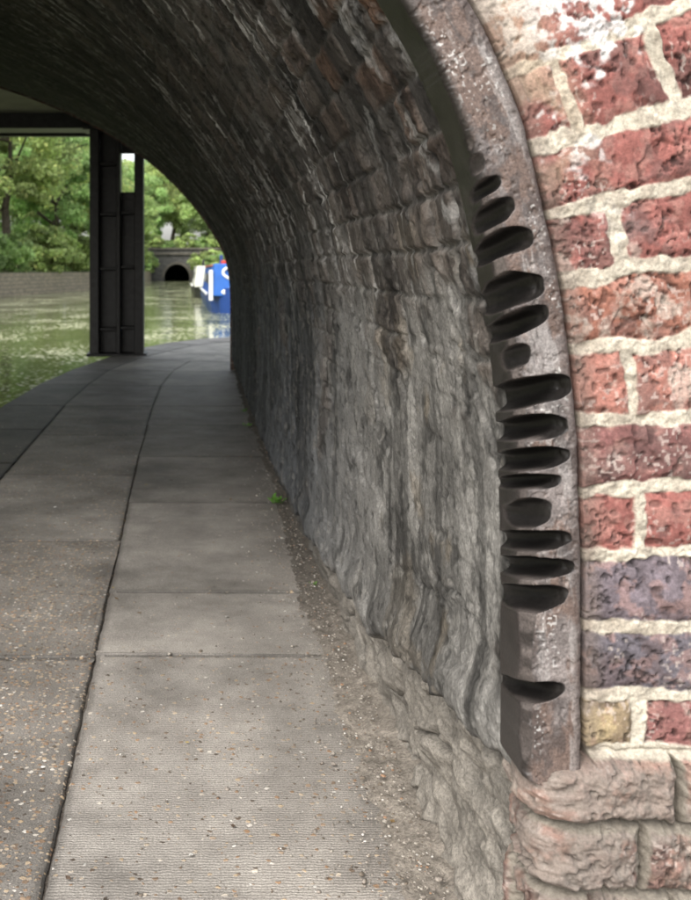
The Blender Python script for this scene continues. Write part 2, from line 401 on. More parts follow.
bc=np.where((ri<9)[...,None],brn*(.7+.6*b1[...,None]),bc)
bc=bc*(.40+1.2*fbm(Tg*34,Sg*34,6,501,.65))[...,None]
bc=mix(bc,np.array([.31,.18,.15]),ss(.52,.66,fbm(Tg*60,Sg*60,4,502,.62))*.35)
bc=mix(bc,np.array([.07,.045,.042]),ss(.54,.66,fbm(Tg*26+9,Sg*26,5,503,.62))*.5)
bc=bc*(1-.6*pit)[...,None]*(1-.45*pit2)[...,None]
specks=ss(.70,.78,vn(Tg*280,Sg*280,511))*ss(.45,.7,vn(Tg*30,Sg*30,512))
bc=mix(bc,np.array([.44,.38,.34]),specks*.45)
bc=mix(bc,np.array([.175,.155,.135]),worn*ss(.42,.56,fbm(Tg*16,Sg*16,6,515,.65))*.7)
smear=ss(.57,.68,fbm(Tg*34,Sg*28,5,521,.6))*ss(.2,.6,vn(Tg*9,Sg*9,522))
bc=mix(bc,np.array([.38,.34,.29]),smear*.5)
mc=np.array([.44,.40,.325])*(.50+.82*fbm(Tg*45,Sg*45,6,531,.65))[...,None]
mc=mix(mc,np.array([.19,.16,.125]),ss(.53,.67,fbm(Tg*50,Sg*50,4,532,.6))*.55)
mc=mix(mc,np.array([.12,.105,.088])*1.0,worn*.8)
col=mix(mc,bc,mask)
wp=ss(.52,.58,fbm(Tg*11,Sg*15,5,541,.62)+.12*ss(1.22,1.38,Sg))*ss(1.10,1.28,Sg+.05*(vn(Tg*20,Sg*20,543)-.5))
wp*=ss(.34,.46,fbm(Tg*80,Sg*80,3,544))
col=mix(col,np.array([.56,.555,.54]),wp*.82)
tan=ss(.50,.60,fbm(Tg*11,Sg*12,4,545))*ss(1.10,1.25,Sg)*ss(.15,.09,Tg)
col=mix(col,np.array([.28,.22,.155]),tan*.65)
rgrm=ss(.090,.068,Tg)*(1-worn); col=mix(col,np.array([.11,.085,.07]),rgrm*.55)
grid_obj('arch_ring_brick_face',P,col,M_face,bridge,keep)
# ---------------------------------------------------------------- rest of bridge faces
def face_wall(name,yy,wd,mat,tstart):
    sL=np.linspace(-.4,Smax,160)
    wI,zI=prof(sL); nxI,nzI=pnorm(sL)
    px=wd+wI+nxI*tstart; pz=zI+nzI*tstart
    V=[];F=[]
    for i in range(len(sL)): V.append((px[i],yy,pz[i]))
    x0,x1,zt=-13.0,7.0,4.9
    for i in range(len(sL)):
        cx=wd-4.1; vx=px[i]-cx; vz=pz[i]+.6
        k=1e9
        if vx>1e-6: k=min(k,(x1-cx)/vx)
        if vx<-1e-6: k=min(k,(x0-cx)/vx)
        if vz>1e-6: k=min(k,(zt+.6)/vz)
        V.append((cx+vx*k,yy,vz*k-.6))
    n=len(sL)
    for i in range(n-1): F.append((i,i+1,n+i+1,n+i))
    V+= [(x1,yy,-.6),(x1,yy,zt),(x0,yy,zt),(x0,yy,-.6)]
    for c in (2*n+1,2*n+2):
        cv=V[c]
        for i in range(n-1):
            a=V[n+i];b=V[n+i+1]
            if abs(a[0]-b[0])>1e-4 and abs(a[2]-b[2])>1e-4 and (a[0]-cv[0])**2+(a[2]-cv[2])**2<9:
                F.append((n+i,n+i+1,c))
    return poly_obj(name,V,F,mat,bridge)
face_wall('spandrel_front',D0+.035,float(W(D0)),M_brickred,.075)
face_wall('spandrel_back',11.0,float(W(11)),M_brickfar,-.02)
box('parapet_front',(-13,D0+.02,4.9),(7,D0+.4,5.9),M_brickred,bridge)
box('parapet_back',(-13,10.6,4.9),(7,11.01,5.9),M_brickfar,bridge)
box('roadway_deck',(-13,D0+.4,4.6),(7,10.6,4.95),M_slabsoff,bridge)
box('abutment_end_wall',(7.0,D0+.03,-.5),(7.3,11,5.9),M_brickred,bridge)
box('abutment_end_wall_canal',(-13.3,D0+.03,-.5),(-13,11,5.9),M_brickred,bridge)
# ---------------------------------------------------------------- towpath
def paving_mat():
    m,nt,b=newmat('towpath_concrete'); L=nt.links.new
    tc=N(nt,'ShaderNodeTexCoord'); at=N(nt,'ShaderNodeAttribute',attribute_name='Col')
    sepa=N(nt,'ShaderNodeSeparateColor'); L(at.outputs['Color'],sepa.inputs[0])
    n1=N(nt,'ShaderNodeTexNoise'); n1.inputs['Scale'].default_value=3.5; n1.inputs['Detail'].default_value=9; n1.inputs['Roughness'].default_value=.68; L(tc.outputs['Object'],n1.inputs['Vector'])
    cr=N(nt,'ShaderNodeValToRGB'); e=cr.color_ramp.elements
    e[0].position=.32; e[0].color=(.245,.225,.202,1); e[1].position=.70; e[1].color=(.40,.373,.338,1); L(n1.outputs['Fac'],cr.inputs[0])
    n2=N(nt,'ShaderNodeTexNoise'); n2.inputs['Scale'].default_value=260; n2.inputs['Detail'].default_value=4; L(tc.outputs['Object'],n2.inputs['Vector'])
    mr=N(nt,'ShaderNodeMapRange'); mr.inputs['From Min'].default_value=.3; mr.inputs['From Max'].default_value=.7; mr.inputs['To Min'].default_value=.60; mr.inputs['To Max'].default_value=1.34; L(n2.outputs['Fac'],mr.inputs['Value'])
    mu=N(nt,'ShaderNodeMath',operation='MULTIPLY'); L(mr.outputs[0],mu.inputs[0]); L(sepa.outputs[0],mu.inputs[1])
    vm=N(nt,'ShaderNodeVectorMath',operation='SCALE'); L(cr.outputs[0],vm.inputs[0]); L(mu.outputs[0],vm.inputs['Scale'])
    dn=N(nt,'ShaderNodeTexNoise'); dn.inputs['Scale'].default_value=120; dn.inputs['Detail'].default_value=2; L(tc.outputs['Object'],dn.inputs['Vector'])
    ds=N(nt,'ShaderNodeVectorMath',operation='SCALE'); ds.inputs['Scale'].default_value=.010; L(dn.outputs['Color'],ds.inputs[0])
    da=N(nt,'ShaderNodeVectorMath',operation='ADD'); L(tc.outputs['Object'],da.inputs[0]); L(ds.outputs[0],da.inputs[1])
    vo=N(nt,'ShaderNodeTexVoronoi'); vo.inputs['Scale'].default_value=86; vo.inputs['Randomness'].default_value=1; L(da.outputs[0],vo.inputs['Vector'])
    sc2=N(nt,'ShaderNodeSeparateColor'); L(vo.outputs['Color'],sc2.inputs[0])
    pc=N(nt,'ShaderNodeValToRGB'); pe=pc.color_ramp.elements; pe[0].position=0; pe[0].color=(.085,.068,.055,1); pe[1].position=1; pe[1].color=(.70,.68,.64,1)
    for p,c in ((.2,(.20,.15,.11,1)),(.45,(.34,.21,.12,1)),(.62,(.40,.34,.27,1)),(.88,(.48,.36,.23,1))):
        x=pe.new(p); x.color=c
    L(sc2.outputs[0],pc.inputs[0])
    sz=N(nt,'ShaderNodeMapRange'); sz.inputs['To Min'].default_value=.14; sz.inputs['To Max'].default_value=.60; L(sc2.outputs[1],sz.inputs['Value'])
    lt=N(nt,'ShaderNodeMath',operation='SUBTRACT'); L(sz.outputs[0],lt.inputs[0]); L(vo.outputs['Distance'],lt.inputs[1])
    mk=N(nt,'ShaderNodeMapRange'); mk.inputs['From Min'].default_value=0; mk.inputs['From Max'].default_value=.10; L(lt.outputs[0],mk.inputs['Value'])
    pn=N(nt,'ShaderNodeTexNoise'); pn.inputs['Scale'].default_value=4; pn.inputs['Detail'].default_value=6; pn.inputs['Roughness'].default_value=.7; L(tc.outputs['Object'],pn.inputs['Vector'])
    pa=N(nt,'ShaderNodeMath',operation='MULTIPLY'); L(pn.outputs['Fac'],pa.inputs[0]); L(sepa.outputs[1],pa.inputs[1])
    pb=N(nt,'ShaderNodeMath',operation='MULTIPLY'); L(pa.outputs[0],pb.inputs[0]); pb.inputs[1].default_value=2.0
    gt=N(nt,'ShaderNodeMath',operation='LESS_THAN'); L(sc2.outputs[2],gt.inputs[0]); L(pb.outputs[0],gt.inputs[1])
    pm=N(nt,'ShaderNodeMath',operation='MULTIPLY'); L(mk.outputs[0],pm.inputs[0]); L(gt.outputs[0],pm.inputs[1])
    mx=N(nt,'ShaderNodeMix',data_type='RGBA'); L(pm.outputs[0],mx.inputs['Factor']); L(vm.outputs[0],mx.inputs['A']); L(pc.outputs[0],mx.inputs['B'])
    n3=N(nt,'ShaderNodeTexNoise'); n3.inputs['Scale'].default_value=1.6; n3.inputs['Detail'].default_value=9; n3.inputs['Roughness'].default_value=.72; L(tc.outputs['Object'],n3.inputs['Vector'])
    ms=N(nt,'ShaderNodeMapRange'); ms.inputs['From Min'].default_value=.38; ms.inputs['From Max'].default_value=.60; ms.inputs['To Min'].default_value=.60; ms.inputs['To Max'].default_value=1.10; L(n3.outputs['Fac'],ms.inputs['Value'])
    v2=N(nt,'ShaderNodeVectorMath',operation='SCALE'); L(mx.outputs['Result'],v2.inputs[0]); L(ms.outputs[0],v2.inputs['Scale'])
    L(v2.outputs[0],b.inputs['Base Color'])
    wv=N(nt,'ShaderNodeTexWave'); wv.bands_direction='Y'; wv.inputs['Scale'].default_value=38; wv.inputs['Distortion'].default_value=5; wv.inputs['Detail'].default_value=4; L(tc.outputs['Object'],wv.inputs['Vector'])
    wm=N(nt,'ShaderNodeMath',operation='MULTIPLY'); L(wv.outputs['Fac'],wm.inputs[0]); L(sepa.outputs[2],wm.inputs[1])
    a1=N(nt,'ShaderNodeMath',operation='ADD'); L(pm.outputs[0],a1.inputs[0]); L(wm.outputs[0],a1.inputs[1])
    a2=N(nt,'ShaderNodeMath',operation='ADD'); L(a1.outputs[0],a2.inputs[0]); L(n2.outputs['Fac'],a2.inputs[1])
    bp=N(nt,'ShaderNodeBump'); bp.inputs['Strength'].default_value=.6; bp.inputs['Distance'].default_value=.0025; L(a2.outputs[0],bp.inputs['Height']); L(bp.outputs[0],b.inputs['Normal'])
    b.inputs['Roughness'].default_value=.6; b.inputs['Specular IOR Level'].default_value=.4
    return m
M_pave=paving_mat()
SV=[];SF=[];SC=[]
def slab(poly,colr,dz=0,gap=.0015):
    p=np.array(poly,float); c=p.mean(0)
    h0=len(SV); tl=[random.uniform(-.003,.003) for _ in range(2)]
    def zz(q): return dz+tl[0]*(q[0]-c[0])+tl[1]*(q[1]-c[1])*.5
    n=len(p)
    pts=[]
    for i in range(n):
        a=p[i];b=p[(i+1)%n]; ln=np.linalg.norm(b-a); k=max(1,int(ln/.015))
        nrm=np.array([-(b-a)[1],(b-a)[0]])/ln
        if np.dot(c-a,nrm)<0: nrm=-nrm
        trans=abs(b[0]-a[0])>abs(b[1]-a[1])
        gp=gap+(.0025 if trans else 0)
        for j in range(k):
            q=a+(b-a)*j/k
            g=gp+.010*(float(fbm(np.array(q[0]*16+i*7),np.array(q[1]*16),4,601,.6))-.42)
            pts.append((q+nrm*(max(g,-.001) if j else gp),nrm,g))
    m=len(pts)
    for q,nr,g in pts: SV.append((q[0],q[1],dz-.08)); SC.append(np.array(colr)*.35)
    for q,nr,g in pts: SV.append((q[0],q[1],zz(q)-.005)); SC.append(np.array(colr)*[.38,.5,1])
    for q,nr,g in pts:
        r2=q+nr*.005; SV.append((r2[0],r2[1],zz(q)-.001)); SC.append(np.array(colr)*[.58,1,1])
    for q,nr,g in pts:
        r2=q+nr*.022; SV.append((r2[0],r2[1],zz(q))); SC.append(colr)
    for i in range(m):
        j=(i+1)%m
        for k in range(3): SF.append((h0+k*m+i,h0+k*m+j,h0+(k+1)*m+j,h0+(k+1)*m+i))
    SF.append(tuple(h0+3*m+i for i in range(m)))
def Jx(dv): return float(np.interp(dv,[0,2,6,8.1,10,11.3],[-.235,-.245,-.255,-.235,-.18,-.12]))
def Cx(dv): return float(np.interp(dv,[0,8.1,10,11.3],[-.97,-.95,-.88,-.78]))
def Lx(dv): return float(np.interp(dv,[0,8.1,10.1,11.3],[-1.47,-1.45,-1.36,-1.2]))
def Rx(dv): return float(W(dv))+.10
rj=[-4,-1.2,1.02,2.86,3.42,4.72,5.9,7.1,8.1]
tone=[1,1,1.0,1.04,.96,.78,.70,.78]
for i,(a,b) in enumerate(zip(rj[:-1],rj[1:])):
    g=.26 if b<3 else .12
    slab([(Jx(a),a),(Rx(a) if a>1 else .75,a),(Rx(b) if b>1.1 else .75,b),(Jx(b),b)],(tone[i],g,.45 if b<3 else .15))
lj=[-4,-1.5,.9,2.84,4.07,5.37,6.67,8.1]
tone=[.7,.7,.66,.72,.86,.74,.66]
for i,(a,b) in enumerate(zip(lj[:-1],lj[1:])):
    g=1.9 if b<3 else (1.7 if b<4.2 else .35)
    slab([(Cx(a),a),(Jx(a),a),(Jx(b),b),(Cx(b),b)],(tone[i],g,0))
for a in np.arange(-4,8.0,1.21):
    b=min(a+1.21,8.1)
    slab([(Lx(a),a),(Cx(a),a),(Cx(b),b),(Lx(b),b)],(.36+random.uniform(-.05,.05),.1,0),dz=.004)
st=[((-1.45,8.1),(-.95,8.1),(-.235,8.1),(.62,8.1)),((-1.37,9.6),(-.9,9.6),(-.2,9.5),(.66,9.5)),((-1.2,11.1),(-.8,11.0),(-.10,10.9),(.75,10.9)),
((-.92,12.6),(-.55,12.4),(.10,12.1),(1.2,11.8)),((-.62,13.95),(-.2,13.5),(.45,12.9),(1.7,12.2)),((-.2,15.1),(.15,14.5),(.9,13.6),(2.4,12.6)),
((.3,15.95),(.6,15.15),(1.5,14.2),(3.4,12.9)),((1.1,16.6),(1.35,15.75),(2.3,14.7),(4.6,13.4)),((2.1,18.0),(2.5,17.2),(3.6,16),(6,15))]
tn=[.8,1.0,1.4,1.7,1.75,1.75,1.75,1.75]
for i,(A_,B_) in enumerate(zip(st[:-1],st[1:])):
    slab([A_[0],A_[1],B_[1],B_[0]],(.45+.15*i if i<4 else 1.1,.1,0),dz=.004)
    slab([A_[1],A_[2],B_[2],B_[1]],(tn[i]*.9,.2,0))
    slab([A_[2],A_[3],B_[3],B_[2]],(tn[i],.15,0))
me=bpy.data.meshes.new('towpath'); me.from_pydata([tuple(map(float,v)) for v in SV],[],SF); me.update()
ca=me.color_attributes.new('Col','FLOAT_COLOR','POINT'); cc=np.ones((len(SV),4)); cc[:,:3]=np.array(SC); ca.data.foreach_set('color',cc.ravel().astype(np.float32))
me.materials.append(M_pave); link(bpy.data.objects.new('towpath',me))
# ---------------------------------------------------------------- land, bed, water
prism('ground',[(-700,-700),(700,-700),(700,900),(-700,900)],-3,-1.4,M_soil)
edge=[(-1.46,-25),(-1.46,8.1),(-1.38,9.6),(-1.21,11.1),(-.93,12.6),(-.63,13.95),(-.21,15.1),(.29,15.96),(1.09,16.62),(2.1,18.05),(2.9,21),(3.35,26),(3.5,45),(3.2,70),(2.6,100),(2.2,131),(90,131),(90,-25)]
prism('canal_bank',edge,-1.4,-.008,M_soil)
prism('grass_verge',[(4.3,18),(5,24),(5.1,45),(4.8,70),(4.2,100),(3.8,130.9),(90,130.9),(90,12),(7.5,12)],-.2,.01,M_grass)
ledge=[(-7.8,-25),(-7.8,11.5),(-9.5,16),(-10.6,30),(-10.2,55),(-6.9,75),(-5.2,100),(-4.0,131),(-90,131),(-90,-25)]
M_bw=brick_mat('bank_wall_stone',(.36,.30,.22),(.28,.24,.18),(.16,.14,.12),3.0)
prism('canal_bank_wall',ledge,-1.4,.95,M_bw)
prism('grass_bank',[(x-.5 if i<8 else x,y) for i,(x,y) in enumerate(ledge)],.5,1.02,M_grass)
prism('hill',[(-90,131.5),(90,131.5),(110,149.5),(-110,149.5)],2.4,3.4,M_grass)
prism('hill',[(-110,149.5),(110,149.5),(120,260),(-120,260)],-1,3.4,M_grass)
def water_mat():
    m,nt,b=newmat('canal_water'); L=nt.links.new
    tc=N(nt,'ShaderNodeTexCoord'); mp=N(nt,'ShaderNodeMapping'); mp.inputs['Scale'].default_value=(1,.6,1); L(tc.outputs['Object'],mp.inputs[0])
    n1=N(nt,'ShaderNodeTexNoise'); n1.inputs['Scale'].default_value=1.6; n1.inputs['Detail'].default_value=5; L(mp.outputs[0],n1.inputs['Vector'])
    bp=N(nt,'ShaderNodeBump'); bp.inputs['Strength'].default_value=.45; bp.inputs['Distance'].default_value=.05; L(n1.outputs['Fac'],bp.inputs['Height']); L(bp.outputs[0],b.inputs['Normal'])
    vo=N(nt,'ShaderNodeTexVoronoi'); vo.inputs['Scale'].default_value=9; L(tc.outputs['Object'],vo.inputs['Vector'])
    n2=N(nt,'ShaderNodeTexNoise'); n2.inputs['Scale'].default_value=.5; n2.inputs['Detail'].default_value=6; n2.inputs['Roughness'].default_value=.65; L(mp.outputs[0],n2.inputs['Vector'])
    th=N(nt,'ShaderNodeMapRange'); th.inputs['From Min'].default_value=.38; th.inputs['From Max'].default_value=.62; th.inputs['To Min'].default_value=.06; th.inputs['To Max'].default_value=.46; L(n2.outputs['Fac'],th.inputs['Value'])
    lt=N(nt,'ShaderNodeMath',operation='LESS_THAN'); L(vo.outputs['Distance'],lt.inputs[0]); L(th.outputs[0],lt.inputs[1])
    mx=N(nt,'ShaderNodeMix',data_type='RGBA'); mx.inputs['A'].default_value=(.125,.145,.060,1); mx.inputs['B'].default_value=(.46,.46,.30,1); L(lt.outputs[0],mx.inputs['Factor']); L(mx.outputs['Result'],b.inputs['Base Color'])
    r=N(nt,'ShaderNodeMapRange'); r.inputs['To Min'].default_value=.08; r.inputs['To Max'].default_value=.6; L(lt.outputs[0],r.inputs['Value']); L(r.outputs[0],b.inputs['Roughness'])
    b.inputs['IOR'].default_value=1.33
    return m
poly_obj('canal_water',[(-12,-25,-.4),(6,-25,-.4),(6,150,-.4),(-12,150,-.4)],[(0,1,2,3)],water_mat())
# ---------------------------------------------------------------- soil strip + gravel at wall foot
dg=np.concatenate([np.arange(1.0,4,.010),np.arange(4,11,.04)]); tg=np.linspace(0,1,44)
Dg,Tg=np.meshgrid(dg,tg,indexing='ij')
wid=.11+.09*fbm(Dg*3,Dg*0,5,701,.6)+.05*ss(2.2,1.2,Dg)-.03*ss(3,5,Dg)
x=W(Dg)+.14-Tg*wid*1.25
zz_=.045*(1-Tg)**1.6+.012*(fbm(Dg*30,Tg*8,4,711,.6)-.45)*ss(1,.7,Tg)+.012*(fbm(Dg*9,Tg*3,3,712)-.5)*(1-Tg)-.004*Tg-.012*ss(.85,1,Tg)
P=np.stack([x,Dg,zz_],-1)
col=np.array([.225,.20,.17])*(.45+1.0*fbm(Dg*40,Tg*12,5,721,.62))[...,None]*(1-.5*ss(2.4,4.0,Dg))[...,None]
M_dirt=attr_mat('dusty_soil',.95,140,.55,1.45,1,.004)
grid_obj('soil_strip',P,col,M_dirt)
GV=[];GF=[];GC=[]
def ico():
    bm=bmesh.new(); bmesh.ops.create_icosphere(bm,subdivisions=1,radius=1)
    v=np.array([q.co[:] for q in bm.verts]); f=np.array([[q.index for q in ff.verts] for ff in bm.faces]); bm.free(); return v,f
iv,iff=ico()
for k in range(2400):
    dd0=1.5+abs(rng.normal(0,1))**1.3*2.2
    if dd0>9: continue
    sz=rng.uniform(.0010,.0040)*(1+.9*(rng.random()<.06))
    lat=abs(rng.normal(0,.09)); 
    if rng.random()<.14: lat=rng.uniform(0,.65)
    xx=float(W(dd0))+.05-lat
    v=iv*(1+.5*(rng.random((len(iv),1))-.5))*np.array([1,rng.uniform(.6,1.2),.5])*sz
    a=rng.random()*6.28; v=np.c_[v[:,0]*math.cos(a)-v[:,1]*math.sin(a),v[:,0]*math.sin(a)+v[:,1]*math.cos(a),v[:,2]]
    zb=.03*max(0,1-lat/.17) if lat<.17 else .001
    GF.append(iff+len(GV)*len(iv)); GV.append(v+np.array([xx,dd0,zb+sz*.2]))
    c=np.array([[.25,.22,.19],[.34,.31,.27],[.15,.125,.10],[.52,.50,.47],[.27,.17,.11]][rng.choice(5,p=[.35,.3,.2,.06,.09])]); GC.append(np.tile(c,(len(iv),1)))
raw_mesh('gravel',np.concatenate(GV),np.concatenate(GF),np.concatenate(GC),[M_dirt],smooth=False)
LV=[];LF=[];LC=[]
for k in range(46):
    x_=rng.uniform(-.9,.42); y_=1.8+rng.random()**1.5*6; sz=rng.uniform(.004,.011); a=rng.random()*6.28
    u=np.array([math.cos(a),math.sin(a),rng.uniform(-.1,.3)])*sz; v=np.array([-math.sin(a),math.cos(a),rng.uniform(-.1,.3)])*sz*rng.uniform(.4,.8)
    c0=np.array([x_,y_,.006]); LF.append([len(LV)*4+i for i in range(4)]); LV.append(np.array([c0-u,c0+v,c0+u,c0-v]))
    LC.append(np.tile(np.array([[.20,.13,.06],[.30,.24,.10],[.5,.49,.46],[.10,.07,.05]][rng.integers(0,4)]),(4,1)))
raw_mesh('fallen_leaves',np.concatenate(LV),np.array(LF),np.concatenate(LC),[M_dirt],smooth=False)
M_weed=simple_mat('weed_leaf',(.06,.16,.02),(.12,.26,.04),30,.7)
def weed(x,y,z,sz,n):
    V=[];F=[]
    for i in range(n):
        a=random.random()*6.28; l=sz*random.uniform(.4,1); e=random.uniform(.4,1.6); wd=l*.24
        ox,oy=random.uniform(-1,1)*sz*.7,random.uniform(-1,1)*sz*1.2
        dx_,dy_=math.cos(a),math.sin(a); px,py=-dy_*wd,dx_*wd
        b=len(V)
        V+=[(x+ox,y+oy,z),(x+ox+dx_*l*.5+px,y+oy+dy_*l*.5+py,z+l*.5*e),(x+ox+dx_*l,y+oy+dy_*l,z+l*.62*e),(x+ox+dx_*l*.5-px,y+oy+dy_*l*.5-py,z+l*.5*e)]
        F.append((b,b+1,b+2,b+3))
    poly_obj('weed',V,F,M_weed)
weed(.44,4.65,.022,.034,40); weed(.45,6.9,.025,.03,18); weed(.47,7.6,.025,.03,14); weed(.45,3.4,.03,.014,8)
# ---------------------------------------------------------------- steel column + deck beyond arch
colm_=empty('steel_bridge_column')
cy=13.0
def X(px,dd=cy): return (px-182)*dd/1000
ztop=2.9
def ub(n,a,b): box(n,a,b,M_steel,colm_,bevel=.008)
ub('left_flange',(X(91),cy-.20,.0),(X(100),cy+.20,ztop))
ub('left_web',(X(100)+.001,cy+.06,.0),(X(117),cy+.09,ztop))
ub('mid_flange',(X(117)+.001,cy-.16,.0),(X(121),cy+.24,ztop))
ub('right_flange',(X(135),cy-.20,.0),(X(144),cy+.20,ztop))
ub('right_web',(X(121)+.001,cy+.06,.0),(X(135)-.001,cy+.09,2.12))
ub('right_web_top',(X(121)+.001,cy+.06,2.62),(X(135)-.001,cy+.09,ztop))
for i,zz0 in enumerate((.32,1.10,1.80,2.45)):
    ub('stiffener_%d'%i,(X(100)+.002,cy-.13,zz0),(X(117)-.002,cy+.058,zz0+.035))
    if i!=3: ub('stiffener_r%d'%i,(X(121)+.002,cy-.13,zz0+.02),(X(135)-.002,cy+.058,zz0+.055))
ub('base_plate',(X(88),cy-.22,-.01),(X(147),cy+.26,.03))
ub('cap_plate',(X(84),cy-.2,ztop+.001),(X(150),cy+.26,ztop+.04))
deck=empty('bridge_deck_extension')
box('deck_slab',(-9.5,11.02,3.15),(4,14.2,3.45),M_slabsoff,deck)
box('edge_beam',(-9.5,13.05,ztop+.042),(4,13.35,3.148),M_steel,deck)
box('edge_beam_flange',(-9.5,12.98,ztop+.041),(4,13.42,ztop+.06),M_steel,deck)
box('deck_fascia',(-9.5,14.2,3.0),(4,14.3,3.9),M_steel,deck)
# ---------------------------------------------------------------- distant tunnel portal
portal=empty('tunnel_portal')
py=131; cx=-.65; rw_=1.65; spr=.1
ang=np.linspace(0,math.pi,17)
arc=[(cx+rw_*math.cos(a),spr+1.75*math.sin(a)) for a in ang]
inner=[(cx+rw_,-.6)]+arc+[(cx-rw_,-.6)]
outer=[]
for (x_,z_) in inner:
    vx,vz=x_-cx,z_+.6
    kx=9/abs(vx) if abs(vx)>1e-6 else 1e9; kz=4.4/vz if vz>1e-6 else 1e9
    kq=min(kx,kz); outer.append((cx+vx*kq,vz*kq-.6))
n=len(inner)
V=[(x_,py,z_) for x_,z_ in inner]+[(x_,py,z_) for x_,z_ in outer]
F=[(i,i+1,n+i+1,n+i) for i in range(n-1)]
V+=[(cx+9,py,3.8),(cx-9,py,3.8)]
for i in range(n-1):
    a,b=V[n+i],V[n+i+1]
    if abs(a[0]-b[0])>1e-4 and abs(a[2]-b[2])>1e-4:
        F.append((n+i,n+i+1,2*n+(0 if a[0]>cx else 1)))
poly_obj('portal_wall',V,F,M_portal,portal)
V=[(x_,yy,z_) for yy in (py,py+18) for x_,z_ in inner]
poly_obj('tunnel_lining',V,[(i,i+1,n+i+1,n+i) for i in range(n-1)]+[tuple(range(n,2*n))],M_dark,portal)
rg=[(cx+(rw_+o)*math.cos(a),py-.12,spr+(1.75+o)*math.sin(a)) for o in (0.02,.35) for a in ang]
m_=len(ang); poly_obj('voussoir_ring',rg,[(i,i+1,m_+i+1,m_+i) for i in range(m_-1)],M_pstone,portal)
box('portal_parapet',(cx-9,py-.25,3.1),(cx+9,py+.3,3.4),M_pstone,portal)
box('portal_coping',(cx-9.2,py-.35,3.8),(cx+9.2,py+.4,4.0),M_pstone,portal)
box('portal_upper',(cx-9,py-.1,3.4),(cx+9,py+.25,3.8),M_portal,portal)
# ---------------------------------------------------------------- narrowboats
def paint(name,c,rough=.35):
    return simple_mat(name,tuple(q*.85 for q in c),c,3,rough,.02,.5)
def narrowboat(x0,y0,length,cabc,hullc,coverc,roofc,name='narrowboat',ornament=True):
    e=empty(name); wl=-.4; wB=2.05; cxb=x0+wB/2
    mc_,mh,mv,mr_=paint(name+'_cabin_paint',cabc),paint(name+'_hull_paint',hullc),paint(name+'_cover',coverc,.6),paint(name+'_roof_paint',roofc)
    mw=paint('white_gloss',(.78,.78,.76)); mg=simple_mat('boat_window',(.02,.025,.03),(.04,.045,.05),2,.1,0,.6)
    stn=[(0,.10,.95),(.5,.62,.82),(1.2,.92,.72),(2.2,1.02,.62),(length-1.2,1.02,.58),(length-.4,.9,.62),(length,.45,.66)]
    V=[];F=[]
    for (yy,hw,zt) in stn:
        V+=[(cxb-hw*.85,y0+yy,wl-.4),(cxb-hw,y0+yy,wl+zt*.6),(cxb-hw,y0+yy,wl+zt),(cxb+hw,y0+yy,wl+zt),(cxb+hw,y0+yy,wl+zt*.6),(cxb+hw*.85,y0+yy,wl-.4)]
    for i in range(len(stn)-1):
        for j in range(5): F.append((i*6+j,i*6+j+1,(i+1)*6+j+1,(i+1)*6+j))
    F.append((0,1,2,3,4,5)); nb=(len(stn)-1)*6; F.append(tuple(nb+q for q in (5,4,3,2,1,0)))
    poly_obj('hull',V,F,mh,e)
    def trap(nm,ya,yb,wb,wt,z0,z1,mat,ztf=None):
        V=[(cxb-wb,ya,z0),(cxb+wb,ya,z0),(cxb+wb,yb,z0),(cxb-wb,yb,z0),(cxb-wt,ya+.04,z1),(cxb+wt,ya+.04,z1),(cxb+wt,yb,z1),(cxb-wt,yb,z1)]
        return poly_obj(nm,V,[(0,3,2,1),(4,5,6,7),(0,1,5,4),(1,2,6,5),(2,3,7,6),(3,0,4,7)],mat,e,bevel=.04)
    trap('cratch_cover',y0+.35,y0+2.5,.93,.78,wl+.6,wl+1.72,mv)
    trap('cabin',y0+2.5,y0+length-1.6,.95,.80,wl+.58,wl+1.62,mc_)
    trap('roof',y0+2.45,y0+length-1.5,.84,.80,wl+1.625,wl+1.70,mr_)
    for sgn in (-1,1):
        for q in range(5):
            yy=y0+3.4+q*1.8
            xx=cxb+sgn*.90
            V=[(xx+sgn*.012,yy,wl+1.0),(xx+sgn*.012,yy+.9,wl+1.0),(xx-sgn*.04,yy+.9,wl+1.38),(xx-sgn*.04,yy,wl+1.38)]
            poly_obj('window_%d'%q,V,[(0,1,2,3)],mg,e)
    box('gunwale_left',(cxb-1.05,y0+2.3,wl+.60),(cxb-.96,y0+length-1.2,wl+.66),mw,e)
    box('gunwale_right',(cxb+.96,y0+2.3,wl+.60),(cxb+1.05,y0+length-1.2,wl+.66),mw,e)
    box('chimney',(cxb-.4,y0+6,wl+1.70),(cxb-.26,y0+6.14,wl+2.1),mh,e,bevel=.03)
    if ornament:
        box('roof_box',(cxb-.45,y0+2.9,wl+1.71),(cxb-.1,y0+3.4,wl+1.86),paint('red_gloss',(.45,.05,.04)),e,bevel=.03)
        cu=bpy.data.curves.new('swan_scroll','CURVE'); cu.dimensions='3D'; cu.bevel_depth=.05
        sp_=cu.splines.new('NURBS'); ptsS=[(-.15,1.6),(-.45,1.58),(-.55,1.35),(-.3,1.22),(-.1,1.1),(-.15,.9),(-.4,.8),(-.6,.72),(-.3,.66),(.4,.68)]
        sp_.points.add(len(ptsS)-1)
        for q,(a,bz) in zip(sp_.points,ptsS): q.co=(cxb+a,y0+.36,wl+bz,1)
        sp_.use_endpoint_u=True
        cu.materials.append(mw); link(bpy.data.objects.new('scroll_ornament',cu),e)
        box('white_fender_panel',(cxb-.98,y0+.3,wl+.45),(cxb-.84,y0+.36,wl+1.5),mw,e,bevel=.02)
narrowboat(.88,34,15,(.02,.09,.38),(.015,.05,.20),(.02,.12,.45),(.35,.05,.04))
